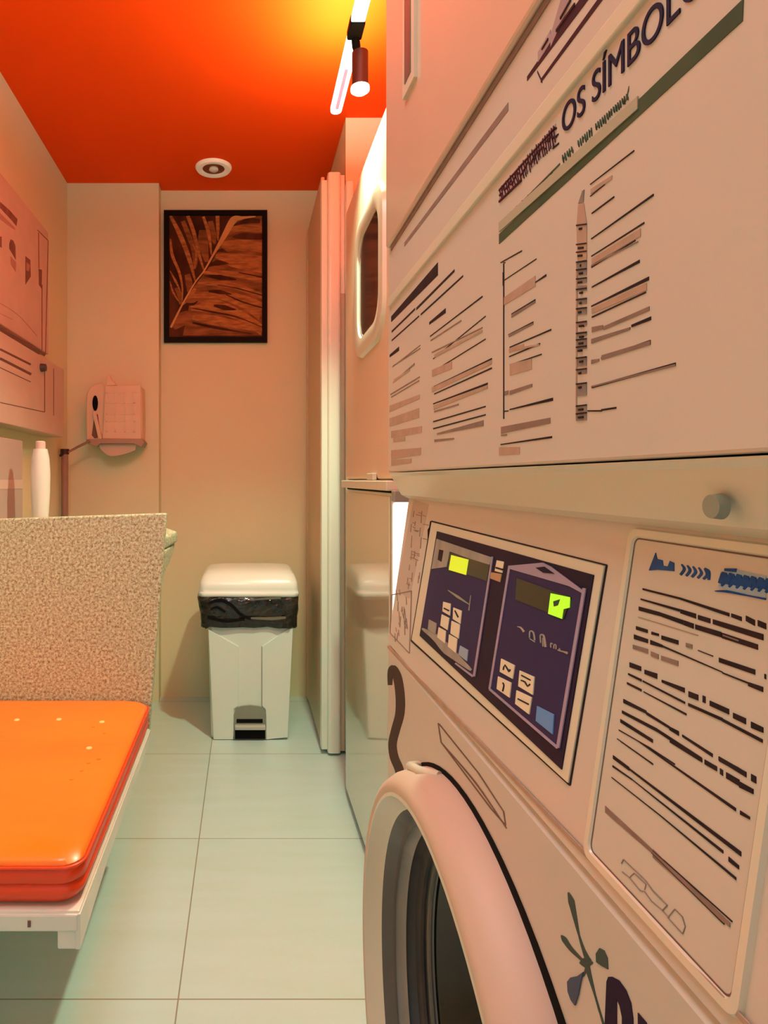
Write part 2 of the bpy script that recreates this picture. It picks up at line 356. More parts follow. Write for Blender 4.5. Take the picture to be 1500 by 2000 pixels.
# text columns: (crop coordinates of the notice) u1 v1 u2 v2 width
def q8(u, v): return (740+u*0.50667, 350+v*0.50667)
def S8(bm, u1, v1, u2, v2, w, w2=None, **k):
    a = q8(u1, v1); b_ = q8(u2, v2); stroke(bm, FN, a[0], a[1], b_[0], b_[1], w*0.50667, (w2 or w)*0.50667, **k)
def column(rows, m_, name='text_column'):
    for lo, hi in ((0, 190), (190, 469), (469, 700), (700, 2000)):
        part = [r0 for r0 in rows if lo <= min(r0[0], r0[2]) < hi]
        if not part: continue
        bm = B()
        for r0 in part: S8(bm, *r0)
        obj(name, bm, m_, gb)
column([(48,540,228,345,22,50),(50,588,140,500,8),(145,500,292,352,10),(50,622,155,528,6),(162,522,325,373,7),(42,682,78,653,10,16),(195,556,258,506,10,18),
        (198,606,400,452,4,6),(210,692,412,528,4),(212,740,412,616,4),(212,800,436,692,4,6),(214,828,436,728,4,6),(210,866,420,788,4,8),
        (210,935,412,876,5),(210,962,412,908,5)], 'ink')
column([(200,622,318,545,5),(205,668,400,572,5),(214,896,308,868,6),(225,982,404,940,6,22),(215,1008,290,1000,10,6),
        (52,724,160,640,4),(55,720,160,652,4),(55,784,138,712,4,8),(45,830,158,762,5),(48,840,156,776,4)], 'inkmid')
column([(206,748,282,716,26,28),(205,812,436,704,18,16),(214,682,400,584,14,8),(212,880,420,800,16,10),
        (58,778,120,735,12,6),(42,885,158,838,24,16),(42,938,156,900,32,36),(48,984,166,964,26,24),(56,1006,102,1000,16),(48,1062,163,1048,34,26),(48,1093,126,1085,22,16)], 'inklight')
# middle column with its margin rule
bm = B(); S8(bm, 480, 322, 488, 322, 4); poly(bm, FN, [q8(480,325), q8(484,325), q8(484,924), q8(480,924)]); S8(bm, 480, 895, 500, 893, 4); S8(bm, 478, 385, 484, 383, 52); obj('margin_rule', bm, 'ink', gb)
column([(470,322,552,276,4,5),(480,392,608,307,3,4),(600,400,646,370,3,9),(512,520,604,465,4,6),(500,600,596,550,4),(505,648,665,580,4,6),(503,684,622,634,4,6),
        (505,716,628,675,3,5),(505,888,672,848,4,12),(470,1023,668,994,4,8)], 'ink')
column([(512,528,604,472,12,8),(502,604,596,556,10,6),(505,824,592,794,16,12),(472,968,662,930,26,22),(472,987,494,985,6),(485,826,500,822,16)], 'inkmid')
column([(484,470,604,392,30,40),(505,660,620,638,12,6),(506,734,590,712,44,40),(464,1048,544,1045,30,26),(503,660,560,640,16,10)], 'inklight')
# icons column
bm = B()
rnd = random.Random(9)
for v0, v1 in ((318,372),(378,402),(408,432),(456,482),(492,524),(548,566),(586,606),(612,656),(686,722),(728,752),(786,836),(868,932)):
    poly(bm, FN, [q8(768,v0+3), q8(802,v0), q8(802,v1-3), q8(766,v1)])
poly(bm, FN, [q8(770,95), q8(786,45), q8(793,40), q8(790,88)])
obj('icon_column', bm, 'inkgrey', gb)
bm = B(); poly(bm, FN, [q8(764,180), q8(770,100), q8(792,92), q8(803,172), q8(803,310), q8(768,318)]); poly(bm, FN, [q8(762,320), q8(767,320), q8(764,932), q8(760,932)]); obj('icon_strip', bm, 'inklight', gb)
bm = B()
for v in (178, 252, 282, 320, 350, 385, 425, 465, 500, 553, 595, 620, 648, 690, 735, 790, 875, 905):
    S8(bm, 764, v, 803, v-5, 5, o=0.0004)
    S8(bm, 770+rnd.uniform(0, 10), v+14, 782+rnd.uniform(0, 12), v+12, 8, o=0.0004)
obj('icon_lines', bm, 'ink', gb)
column([(816,20,985,-110,3,5),(816,66,872,20,3),(822,132,908,68,5,6),(820,230,1060,60,4,8),(820,297,1024,168,4,7),(820,340,990,236,4,5),(822,416,1006,316,5,12),
        (820,490,1042,382,5,14),(822,532,1030,436,6),(822,628,970,574,8,6),(975,566,1050,536,10,14),(858,690,1048,628,8,18),(822,802,1145,712,8,11),(806,893,860,893,5,6),(858,890,916,881,7)], 'ink')
column([(822,580,865,570,20,16),(868,574,1044,498,14,16),(820,625,970,575,18,10),(820,704,850,697,16,10),(820,800,1145,716,6,8),(820,334,1000,240,6,4),(860,688,1048,630,18,16)], 'inkmid')
column([(822,318,1010,205,24,30),(822,508,1034,414,20,28),(818,48,900,-8,20,14)], 'inklight')

# screw cap on the plate
bm = latheX(B(), [(XN+0.004, 0.0001), (XN+0.004, 0.0052), (XN+0.0085, 0.0058)], 0.2777, 1.0883, 24); obj('plug', bm, 'grey', near, smooth=True, label='grey plug')

# washer fascia: control panel
def P(pts, m_, name, parent, t=0.0006, o=0.0, **k): return obj(name, poly(B(), FS, pts, t, o), m_, parent, **k)
cp = P([(845,1020), (1184,1106), (1113,1530), (806,1250)], 'rim', 'control_panel', near, 0.0016, bevel=0.0004)
bm = B()
E = [(843,1018), (1186,1104), (1114,1534), (804,1252)]
for a, b_ in zip(E, E[1:]+E[:1]):
    ribbon(bm, FS, [a, b_], [2.5, 2.5], 0.0006, 0, 1)
obj('panel_outline', bm, 'ink', cp)
P([(857,1038), (1166,1124), (1103,1504), (823,1242)], 'ctrledge', 'bezel', cp, 0.0006, 0.0016)
P([(856,1055), (968,1090), (930,1322), (826,1228)], 'ctrl', 'washer_controls', cp, 0.0004, 0.0022)
P([(1003,1112), (1150,1156), (1099,1462), (965,1345)], 'ctrl', 'dryer_controls', cp, 0.0004, 0.0022)
bm = B()
for pts, ws in (([(1002,1106), (963,1347)], [4,4]), ([(963,1347), (1098,1462)], [4,5]), ([(1098,1462), (1150,1150)], [6,6]), ([(968,1088), (932,1322)], [3,4]), ([(930,1322), (895,1296)], [4,3])):
    ribbon(bm, FS, pts, ws, 0.0005, 0.0026, 1)
poly(bm, FS, [(1001,1106), (1068,1100), (1084,1108), (1152,1158), (1150,1162), (1120,1146), (1002,1112)], 0.0005, 0.0026)
obj('lilac_trim', bm, 'lilac', cp)
P([(1055,1110), (1072,1108), (1092,1122), (1070,1120)], 'ctrledge', 'trim_notch', cp, 0.0003, 0.0032)
P([(858,1053), (968,1090), (962,1106), (884,1078), (878,1108), (848,1112)], 'greylight', 'grey_cap', cp, 0.0005, 0.0027)
P([(864,1074), (872,1076), (868,1098), (861,1094)], 'ink', 'coin_slot', cp, 0.0003, 0.0033)
P([(884,1080), (963,1104), (958,1136), (881,1110)], 'display', 'display', cp, 0.0004, 0.0028)
P([(888,1085), (922,1094), (917,1124), (883,1114)], 'lcd2', 'lit_digit', cp, 0.0003, 0.0033, label='yellow lit digit')
P([(1017,1130), (1124,1168), (1110,1210), (1014,1172)], 'display', 'display', cp, 0.0004, 0.0028)
P([(1085,1160), (1123,1168), (1122,1188), (1110,1191), (1107,1210), (1080,1200)], 'lcd', 'lit_digit', cp, 0.0003, 0.0033, label='bright green lit digit')
P([(1091,1176), (1104,1172), (1100,1184), (1092,1186)], 'inkgreen', 'digit_gap', cp, 0.0002, 0.0037)
P([(976,1095), (990,1098), (987,1120), (972,1116)], 'key', 'label_tag', cp, 0.0004, 0.0023)
P([(963,1118), (986,1122), (983,1138), (962,1130)], mat('tan_tag', (0.45, 0.26, 0.14), 0.5), 'tan_tag', cp, 0.0004, 0.0024)
P([(975,1108), (989,1112), (988,1115), (974,1111)], 'ctrledge', 'tag_line', cp, 0.0003, 0.0028)
def q2(u, v): return (740+u/3, 980+v/3)
def key(pts, m_, mark=None, lab=None):
    o = P([q2(*p) for p in pts], m_, 'button', cp, 0.0009, 0.0026, bevel=0.0002)
    if lab: o['label'] = lab
    if mark:
        bm = B(); ribbon(bm, FS, [q2(*p) for p in mark], [2.4, 2.8], 0.0003, 0.0035, 2); obj('button_mark', bm, 'ink', cp)
for pts, mark in (([(395,588),(438,600),(434,670),(390,645)], [(400,626),(432,642)]), ([(455,622),(504,642),(496,718),(452,690)], [(466,640),(486,680)]),
        ([(386,662),(430,684),(420,755),(378,728)], None), ([(445,700),(494,722),(486,805),(438,775)], None),
        ([(368,738),(410,760),(405,832),(360,798)], None), ([(430,780),(478,806),(470,890),(424,852)], None)):
    key(pts, 'key', mark)
key([(310,692),(355,715),(348,782),(304,750)], 'greylight')
key([(496,845),(543,872),(536,938),(486,898)], 'keyb2', None, 'pale blue button')
for pts, mark in (([(740,922),(820,962),(808,1042),(732,1000)], [(755,990),(765,960),(790,1000),(795,985)]), ([(850,992),(937,1030),(928,1136),(842,1085)], [(860,1050),(885,1060),(900,1085),(915,1072)]),
        ([(722,1026),(800,1064),(790,1152),(714,1100)], [(752,1064),(760,1080),(752,1115)]), ([(832,1108),(922,1150),(906,1250),(824,1188)], [(842,1158),(908,1192)])):
    key(pts, 'key', mark)
bm = B(); ribbon(bm, FS, [q2(862,1020), q2(918,1050)], [2.5, 2.5], 0.0003, 0.0035, 1); obj('button_mark', bm, 'ink', cp)
key([(954,1200),(1053,1250),(1046,1368),(946,1288)], 'keyb', None, 'bright blue square button')
bm = B()
for pts, ws in (([(832,735),(852,740),(872,765)], [1.5,4]), ([(905,800),(908,762),(928,770),(936,815)], [2,3]), ([(905,805),(938,825)], [1.5,2]), ([(972,830),(970,785),(990,790),(1000,855)], [2,4]), ([(985,800),(985,852)], [2,2]),
                ([(1032,858),(1032,832),(1042,838)], [2,2]), ([(1050,864),(1052,840),(1062,846),(1062,868)], [2,2]), ([(1072,872),(1090,878),(1132,888)], [2,3]), ([(1082,862),(1086,880)], [2,2]), ([(1100,880),(1132,894)], [2,3])):
    ribbon(bm, FS, [q2(*p) for p in pts], ws, 0.0003, 0.0027, 3)
obj('panel_symbols', bm, 'greylight', cp, label='pale cycle symbols')
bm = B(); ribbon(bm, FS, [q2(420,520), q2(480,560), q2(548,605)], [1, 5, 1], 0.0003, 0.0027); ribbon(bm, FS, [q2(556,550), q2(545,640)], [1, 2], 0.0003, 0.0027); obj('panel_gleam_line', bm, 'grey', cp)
bm = B(); ribbon(bm, FS, [q2(268,745), q2(350,800), q2(420,870), q2(560,990)], [3, 14, 20, 4], 0.0004, 0.0027); obj('lower_lip', bm, 'greylight', cp)

# faded scribbled sticker on the left end of the fascia, shading painted into it
bm = B(); rnd = random.Random(11)
for i in range(34):
    u = rnd.uniform(0, 1); y = 992+rnd.uniform(0, 150); xx = 800+(1140-y)*0.1+u*26-8
    if rnd.random() < 0.5: stroke(bm, FS, xx, y, xx+rnd.uniform(5, 12), y+rnd.uniform(1, 3), 1.3)
    else: ribbon(bm, FS, [(xx, y), (xx-1.5, y+rnd.uniform(8, 24))], [1, 1.2], n=1)
st = obj('scribbled_sticker', poly(B(), FS, [(808,975), (838,985), (800,1170), (773,1152)], 0.0002), mat('shaded_sticker_paper', (0.50, 0.40, 0.34), 0.5), near, label='faded scribbled sticker with shading painted into it')  # darker than the enamel: shading put into the patch colour
obj('scribbles', bm, 'inkmid', st)
bm = B()
for i in range(22):
    u = rnd.uniform(0, 1); y = 1150+u*90; xx = 774+rnd.uniform(0, 22)-u*3
    ribbon(bm, FS, [(xx, y), (xx+rnd.uniform(-3, 3), y+rnd.uniform(8, 26))], [1, 1.4], n=1)
E = [(765,1162), (804,1154), (800,1276), (762,1236)]
for a, b_ in zip(E, E[1:]+E[:1]): ribbon(bm, FS, [a, b_], [1.6, 1.6], n=1)
obj('sticker_outline', bm, 'inkmid', st)
bm = B(); poly(bm, FS, [(842,1018), (845,1030), (842,1048), (837,1052), (837,1035), (840,1030)], 0.0012); obj('latch_mark', bm, 'black', near)

# instruction card on the fascia, in a raised rim
def fs(y, z, o=0.0): return Vector((XN+KS*(z-ZB), y, z))+Fascia.n*o
ya, yb, za, zb_ = 0.262, 0.3695, 0.884, 1.066
def rr(y0, y1, z0, z1, r, o):
    return [fs(p.x, p.y, o) for p in rrect(y0, y1, z0, z1, r, 0, 5)]
bm = B(); loft(bm, [rr(ya-0.006, yb+0.006, za-0.006, zb_+0.006, 0.007, 0.0), rr(ya-0.005, yb+0.005, za-0.005, zb_+0.005, 0.0065, 0.0022), rr(ya-0.001, yb+0.001, za-0.001, zb_+0.001, 0.005, 0.0022), rr(ya, yb, za, zb_, 0.004, 0.0004)], cap=False)
obj('card_rim', bm, 'rim', near, smooth=50)
cd = obj('instruction_card', loft(B(), [rr(ya, yb, za, zb_, 0.004, 0.0), rr(ya, yb, za, zb_, 0.004, 0.0007)]), 'card', near, label='instruction card with rows of dark print and a blue heading')
bm = B(); q = rr(ya-0.0003, yb+0.0003, za-0.0003, zb_+0.0003, 0.0042, 0.0009); q_ = rr(ya+0.0006, yb-0.0006, za+0.0006, zb_-0.0006, 0.0036, 0.0009); loft(bm, [q, q_], cap=False); obj('card_outline', bm, 'seam', near)
def cardset(rows, fn, sc, m_, name='printed_rows'):
    bm = B()
    for r0 in rows:
        u1, v1, u2, v2, w_ = r0[:5]; w2 = r0[5] if len(r0) > 5 else w_
        a = fn(u1, v1); b_ = fn(u2, v2); stroke(bm, FS, a[0], a[1], b_[0], b_[1], w_*sc, w2*sc, 0.0003, 0.0007)
    obj(name, bm, m_, cd)
q3 = lambda u, v: (1100+u*0.26667, 1000+v*0.26667)
q4 = lambda u, v: (1100+u*0.275, 1450+v*0.275)
cardset([(594,566,870,636,14,16),(870,636,1230,755,16,26),(580,640,865,722,12,20),(1245,758,1320,785,28,32),(1352,780,1418,815,40,44),(1440,815,1500,840,44,44),
         (870,728,985,765,30,36),(1000,772,1090,800,34,36),(1110,805,1480,920,36,46),(565,708,720,750,30,30),(720,750,890,810,28,34),(895,812,968,838,36,38),(980,842,1170,900,36,40),(1175,905,1440,992,40,40),
         (545,850,630,876,26,26),(658,888,712,902,22,18),(732,920,856,958,30,32),(1000,1015,1110,1058,6,8),(1155,1085,1420,1175,34,38),
         (530,915,632,948,34,30),(650,955,740,985,34,20),(740,985,1180,1175,14,8),(1180,1180,1370,1255,10,14),(1370,1262,1478,1302,30,38),(1490,1205,1500,1210,36,36)], q3, 0.26667, 'ink')
cardset([(522,988,632,1022,30,34),(655,1040,710,1062,36,36),(730,1070,855,1112,34,38),(912,975,958,988,30,30),(560,770,1000,905,3,3),(1185,905,1300,945,10,10)], q3, 0.26667, 'inkmid')
cardset([(498,1120,582,1150,36,34),(608,1172,700,1205,32,40),(735,1240,902,1308,20,36),(932,1335,1002,1362,42,42),(1036,1370,1055,1378,50,50),(1088,1402,1228,1465,38,40),(1260,1492,1352,1535,40,44),(1392,1560,1480,1600,46,40),
         (488,1188,585,1235,14,18),(595,1240,905,1400,12,16),(930,1412,1180,1522,22,24),(1180,1525,1475,1680,22,26),
         (478,1255,585,1308,16,18),(600,1318,915,1485,8,16),(452,1385,620,1468,30,24),(620,1475,790,1580,22,20),(790,1585,860,1625,26,34),(885,1640,1108,1785,18,26),(1155,1812,1300,1890,30,34),
         (442,1465,700,1600,22,26),(700,1600,1028,1815,24,30),(430,1530,668,1680,26,26),(418,1598,640,1725,8,8),(640,1725,830,1850,8,12),(406,1662,668,1848,6,12)], q3, 0.26667, 'ink')
cardset([(1118,115,1315,232,30,38),(1350,250,1385,270,50,50),(770,-5,1000,130,14,30),(1018,140,1105,190,34,34),(1128,205,1148,220,40,40),(1172,235,1265,290,44,46),(1265,300,1365,352,44,36),
         (420,-5,650,158,8,8),(540,-10,1240,480,8,24),(1272,500,1340,540,30,20),(365,105,480,190,26,26),(480,190,1278,795,14,34),(362,170,500,265,14,10),(500,265,1150,780,6,22),(1190,830,1262,890,34,28),
         (355,250,700,520,6,8),(700,520,1242,970,8,20)], q4, 0.275, 'ink')
cardset([(310,475,650,780,46,30),(650,780,1160,1275,40,30),(650,790,1200,1300,56,30)], q4, 0.275, 'inkmid', 'faded_rows')
cardset([(650,770,1215,1275,7,10),(640,785,1158,1292,6,12)], q4, 0.275, 'ink')
bm = B()
for pts in ([(425,862),(440,832),(600,985),(650,1055),(752,1158),(718,1195),(640,1130),(590,1060),(560,1055),(480,960),(430,920)], [(480,962),(515,930),(600,1010),(590,1050)], [(755,1245),(805,1185),(860,1240),(880,1310),(862,1362),(755,1245)], [(715,1195),(765,1245)]):
    for a, b_ in zip(pts, pts[1:]): ribbon(bm, FS, [q4(*a), q4(*b_)], [1.4, 1.6], 0.0003, 0.0007, 1)
obj('pencil_sketch', bm, 'inkgrey', cd)
bm = B()
poly(bm, FS, [q3(*p) for p in ((640,430),(690,300),(700,345),(740,355),(745,395),(780,400),(795,360),(825,375),(825,435),(700,425))], 0.0004, 0.0007)
for k in range(5): ribbon(bm, FS, [q3(880+k*42, 385+k*8), q3(900+k*42, 420+k*10), q3(872+k*42, 462+k*8)], [2, 5, 4], 0.0004, 0.0007, 4)
ribbon(bm, FS, [q3(1050,415), q3(1078,440), q3(1080,500)], [3, 6, 4], 0.0004, 0.0007, 4)
obj('blue_heading', bm, mat('blue_heading_ink', (0.02, 0.075, 0.25), 0.6, spec=0.2, var=0.3, vscale=90), cd, label='blue hand-lettered heading')
bm = B(); poly(bm, FS, [q3(*p) for p in ((1165,440),(1290,425),(1500,470),(1500,640),(1300,610),(1150,550))], 0.0002, 0.0007); obj('heading_backing', bm, 'inksky', cd)
bm = B()
for k in range(7): ribbon(bm, FS, [q3(1165+k*54, 525+k*7), q3(1195+k*54, 455+k*8), q3(1205+k*54, 500+k*8), q3(1178+k*54, 545+k*8)], [7, 10, 8, 3], 0.0003, 0.0010, 4)
ribbon(bm, FS, [q3(1200,425), q3(1285,430)], [5, 7], 0.0003, 0.0010); ribbon(bm, FS, [q3(1130,582), q3(1220,585), q3(1370,615), q3(1500,640)], [1.5, 5, 3, 4], 0.0003, 0.0010)
obj('heading_word', bm, 'inkblue', cd)

# seam under the fascia, label groove, big digit
bm = B(); ribbon(bm, FlatX(XN), [(757.5,1262), (1497,2040)], [5, 9], 0.0004, 0.0, 1); obj('fascia_seam', bm, 'inklight', near)
bm = B()
G = [(856,1412), (862,1450), (960,1580), (988,1612), (984,1585), (935,1510), (858,1414)]
for a, b_ in zip(G, G[1:]): ribbon(bm, FN, [a, b_], [2, 2.4], n=1)
ribbon(bm, FN, [(862,1450), (930,1530), (990,1618)], [2, 3, 1.5]); obj('pressed_groove', bm, 'seam', near)
bm = B(); ribbon(bm, FN, [(762,1338), (763,1316), (768,1306), (777,1325), (782,1362), (781,1395), (773,1425), (767,1452), (770,1478), (779,1500), (784,1520)], [8, 13, 17, 18, 17, 16, 17, 17], 0.0005, n=6)
obj('digit', bm, mat('brown_digit', (0.05, 0.028, 0.028), 0.6, spec=0.2), near, label='large dark brown digit 2')

# porthole door: profile (x, radius)
bm = latheX(B(), [(XN+0.0005, 0.315), (XN-0.0010, 0.315), (XN-0.0012, 0.300), (XN+0.0005, 0.298)], CY-0.006, CZ-0.006); obj('ring_gap', bm, 'black', near, smooth=True)
bm = latheX(B(), [(XN-0.0005, 0.303), (XN-0.012, 0.302), (XN-0.026, 0.298), (XN-0.037, 0.291), (XN-0.041, 0.283), (XN-0.040, 0.277)], CY, CZ)
dr = obj('washer_door', bm, 'salmon', near, smooth=60, label='salmon porthole door ring')
bm = latheX(B(), [(XN-0.040, 0.277), (XN-0.0405, 0.273), (XN-0.036, 0.2705), (XN-0.022, 0.263), (XN-0.020, 0.260)], CY, CZ); obj('inner_rim', bm, 'rim', dr, smooth=60)
bm = latheX(B(), [(XN-0.020, 0.2602), (XN-0.006, 0.254), (XN-0.005, 0.248)], CY, CZ); obj('glass_collar', bm, 'greyring', dr, smooth=30)
bm = latheX(B(), [(XN-0.005, 0.249), (XN+0.003, 0.248), (XN+0.008, 0.243)], CY, CZ); obj('gasket', bm, 'greylight', dr, smooth=40)
bm = latheX(B(), [(XN+0.008, 0.244), (XN+0.009, 0.252), (XN+0.022, 0.250), (XN+0.026, 0.240), (XN+0.030, 0.240), (XN+0.031, 0.246), (XN+0.034, 0.244)], CY, CZ); obj('gasket_fold', bm, 'greyring', dr, smooth=25)
bm = latheX(B(), [(XN+0.034, 0.245), (XN+0.035, 0.236), (XN+0.038, 0.236), (XN+0.039, 0.241), (XN+0.043, 0.239)], CY, CZ); obj('gasket_fold', bm, 'greylight', dr, smooth=25)
bm = latheX(B(), [(XN+0.043, 0.240), (XN+0.046, 0.230), (XN+0.10, 0.215), (XN+0.14, 0.18), (XN+0.165, 0.12), (XN+0.172, 0.05), (XN+0.173, 0.001)], CY, CZ); obj('door_glass', bm, mat('dark_porthole_glass', (0.012, 0.010, 0.010), 0.2, var=0.6, vscale=10, stretch=(1, 9, 1)), dr, smooth=60, label='dark porthole glass')
# hinge lip on top of the ring
bm = B(); tube(bm, [(XN-0.004, 0.72, 0.775), (XN-0.018, 0.70, 0.783), (XN-0.018, 0.66, 0.796), (XN-0.004, 0.64, 0.800)], 0.005); obj('hinge_lip', bm, 'rim', dr, smooth=True)
# sprig emblem and wordmark below the fascia
bm = B(); g5 = lambda u, v: (1100+u*0.275, 1450+v*0.275)
ribbon(bm, FN, [g5(38,1065), g5(60,1130), g5(85,1240), g5(115,1370), g5(150,1480), g5(185,1560)], [2, 12, 8, 3, 6, 12]); ribbon(bm, FN, [g5(-12,1370), g5(10,1400), g5(60,1470), g5(130,1540), g5(170,1580)], [2, 10, 8, 5, 10])
ribbon(bm, FN, [g5(160,1530), g5(180,1620), g5(230,1800), g5(290,2010)], [12, 9, 3, 4]); ribbon(bm, FN, [g5(120,1560), g5(165,1575), g5(212,1562)], [4, 14, 3]); ribbon(bm, FN, [g5(170,1600), g5(150,1650), g5(135,1670)], [6, 3, 2])
poly(bm, FN, [g5(*p) for p in ((262,1460),(295,1478),(318,1530),(322,1612),(280,1590),(238,1560),(236,1500))], 0.0005)
obj('sprig_emblem', bm, 'inkleaf', near, label='dark green sprig emblem')
bm = B(); poly(bm, FN, [g5(*p) for p in ((150,1630),(132,1700),(115,1790),(90,1868),(62,1830),(40,1770),(36,1700),(60,1670),(110,1660))], 0.0006, 0.0002); obj('sprig_leaf', bm, 'inkteal', near, label='blue leaf of the sprig emblem')
bm = B(); poly(bm, FN, [g5(*p) for p in ((300,2300),(300,1990),(312,1700),(325,1665),(350,1664),(400,1690),(450,1760),(485,1850),(500,1960),(505,2300),(425,2300),(422,1950),(405,1870),(384,1822),(384,2300))], 0.0005)
poly(bm, FN, [g5(*p) for p in ((535,1920),(595,1990),(640,2300),(540,2300))], 0.0005)
obj('wordmark', bm, 'inkpurple', near, label='purple wordmark cut off at the letter D')

# ------------------------------------------------------------------ recessed stack further back
XF = 0.352; FY0, FY1 = 1.525, 2.23
far = thing('stacked_washer_dryer', 'glossy cream stacked washer and dryer with a dark window, beside the folding door', 'washing machine', (0.7, 1.87, 0))
obj('washer_cabinet', bx(XF, 1.0, FY0, FY1, 0.02, 1.068), 'gloss', far, bevel=0.003)
obj('washer_front', bx(XF-0.004, XF, FY0+0.012, FY1-0.03, 0.03, 1.06), 'gloss', far, bevel=0.002)
obj('dryer_cabinet', bx(XF, 1.0, FY0, FY1, 1.10, 2.045), mat('far_dryer_enamel', (0.70, 0.51, 0.36), 0.5, coat=0.0, var=0.01), far, bevel=0.012)
obj('divider_plate', bx(XF-0.014, 1.0, FY0, FY1+0.01, 1.073, 1.098), 'rim', far, bevel=0.003)
obj('divider_seam', bx(XF+0.004, 1.0, FY0+0.005, FY1-0.01, 1.068, 1.073), 'black', far)
obj('latch', bx(XF-0.012, XF, 1.70, 1.78, 1.099, 1.118), 'rim', far, bevel=0.002)
def rx(x, y0, y1, z0, z1, r): return [Vector((x, p.x, p.y)) for p in rrect(y0, y1, z0, z1, r, 0, 8)]
a = (1.635, 1.945, 1.52, 1.83)
def grow(a, g): return (a[0]-g, a[1]+g, a[2]-g, a[3]+g)
bm = loft(B(), [rx(XF+0.002, *grow(a, 0.055), 0.10), rx(XF-0.010, *grow(a, 0.050), 0.10), rx(XF-0.014, *grow(a, 0.03), 0.09), rx(XF-0.010, *a, 0.075), rx(XF+0.002, *grow(a, -0.006), 0.07)], cap=False)
fd = obj('dryer_door', bm, 'rim', far, smooth=50)
bm = loft(B(), [rx(XF-0.001, *a, 0.075), rx(XF-0.0045, *grow(a, -0.01), 0.07)]); obj('door_window', bm, 'portglass', fd, label='dark rounded window')
# added glow strip that turns the far stack's side panel white in the gap
ls = thing('gap_glow_strip', 'added upright glow strip standing for the bright white side panel between the two stacked machines', 'lamp', (0.40, 1.50, 0.55))
obj('diffuser', bx(0.352, 0.420, 1.495, 1.521, 0.70, 1.046), 'gapglow', ls, bevel=0.006)  # glowing face of the added strip
obj('strip_grey_top', bx(0.350, 0.422, 1.493, 1.523, 1.047, 1.075), 'greylight', ls, bevel=0.003, label='grey top piece of the added glow strip')

# ------------------------------------------------------------------ folding door
fo = thing('folding_door', 'cream vertical folding door folded beside the glossy stacked machine', 'door', (0.36, 2.6, 0))
obj('long_leaf', bx(0.307, 0.322, 2.58, 3.195, 0.018, 2.335), 'panelpvc', fo, bevel=0.003)
obj('leaf_trim', bx(0.303, 0.309, 3.12, 3.135, 0.018, 2.335), 'panelpvc', fo, bevel=0.001)
def pleat(x0, x1, y0, y1, z0, z1, n=10, r=0.006):
    ring = lambda z: [Vector((p.x, p.y, z)) for p in rrect(x0, x1, y0, y1, r, 0, n)]
    return loft(B(), [ring(z0), ring(z1)])
obj('pleat', pleat(0.303, 0.3285, 2.535, 2.585, 0.02, 2.30), 'doorpvc', fo, smooth=True)
obj('pleat', pleat(0.3275, 0.378, 2.515, 2.575, 0.012, 2.323, r=0.012), 'doorpvc', fo, smooth=True)
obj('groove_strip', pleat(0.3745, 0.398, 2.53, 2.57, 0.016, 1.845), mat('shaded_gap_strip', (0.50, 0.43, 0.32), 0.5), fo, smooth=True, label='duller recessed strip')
obj('pleat', pleat(0.378, 0.3985, 2.5405, 2.575, 1.845, 2.323), 'doorpvc', fo, smooth=True)
obj('pleat', pleat(0.398, 0.426, 2.500, 2.562, 0.012, 2.28), 'doorpvc', fo, smooth=True)

# ------------------------------------------------------------------ picture
FW = FlatY(YB-0.022); Yp = FW.Y
pc = thing('framed_picture', 'framed palm leaf picture in orange and brown on the back wall', 'picture', tuple(FW.at(421, 668)))
def wl(px, py, Y): 
    return ((px-VX)*Y/F, H-(py-VY)*Y/F)
x0, zt = wl(320, 410, Yp); x1, zb = wl(522, 668, Yp)
bm = B(); fw = 0.026
for a_ in ((x0, x1, zt-fw, zt), (x0, x1, zb, zb+fw), (x0, x0+fw, zb+fw, zt-fw), (x1-fw, x1, zb+fw, zt-fw)): box(bm, a_[0], a_[1], Yp, YB-0.001, a_[2], a_[3])
obj('frame', bm, 'frame', pc)
cv = obj('canvas', bx(x0+fw, x1-fw, Yp+0.008, YB-0.002, zb+fw, zt-fw), 'leafbg', pc)
FC = FlatY(Yp+0.008); g6 = lambda u, v: (300+u*0.17333, 380+v*0.17333)
def clipx(p):
    lo = g6(178, 238); hi = g6(1238, 1590); return (min(max(p[0], lo[0]), hi[0]), min(max(p[1], lo[1]), hi[1]))
def leaves(rows, m_, off, name):
    bm = B()
    for k, (pts, ws) in enumerate(rows): 
        P_ = smoothline([g6(*p) for p in pts], 6); mm = len(P_); L_ = []; R_ = []
        for i, p in enumerate(P_):
            d = (P_[min(i+1, mm-1)]-P_[max(i-1, 0)]).normalized(); q = Vector((-d.y, d.x, 0)); f = i/(mm-1)*(len(ws)-1); kk = min(int(f), len(ws)-2); ww = (ws[kk]+(ws[kk+1]-ws[kk])*(f-kk))*0.17333
            L_.append(clipx(p+q*ww/2)); R_.append(clipx(p-q*ww/2))
        for i in range(mm-1): poly(bm, FC, [L_[i], L_[i+1], R_[i+1], R_[i]], 0.0003, off+k*0.00003)
    obj(name, bm, m_, cv)
bm = B(); poly(bm, FC, [g6(*p) for p in ((330,1588),(440,1060),(640,800),(900,250),(1236,242),(1236,1588))], 0.0003); obj('ground_blades', bm, 'leaf2', cv)
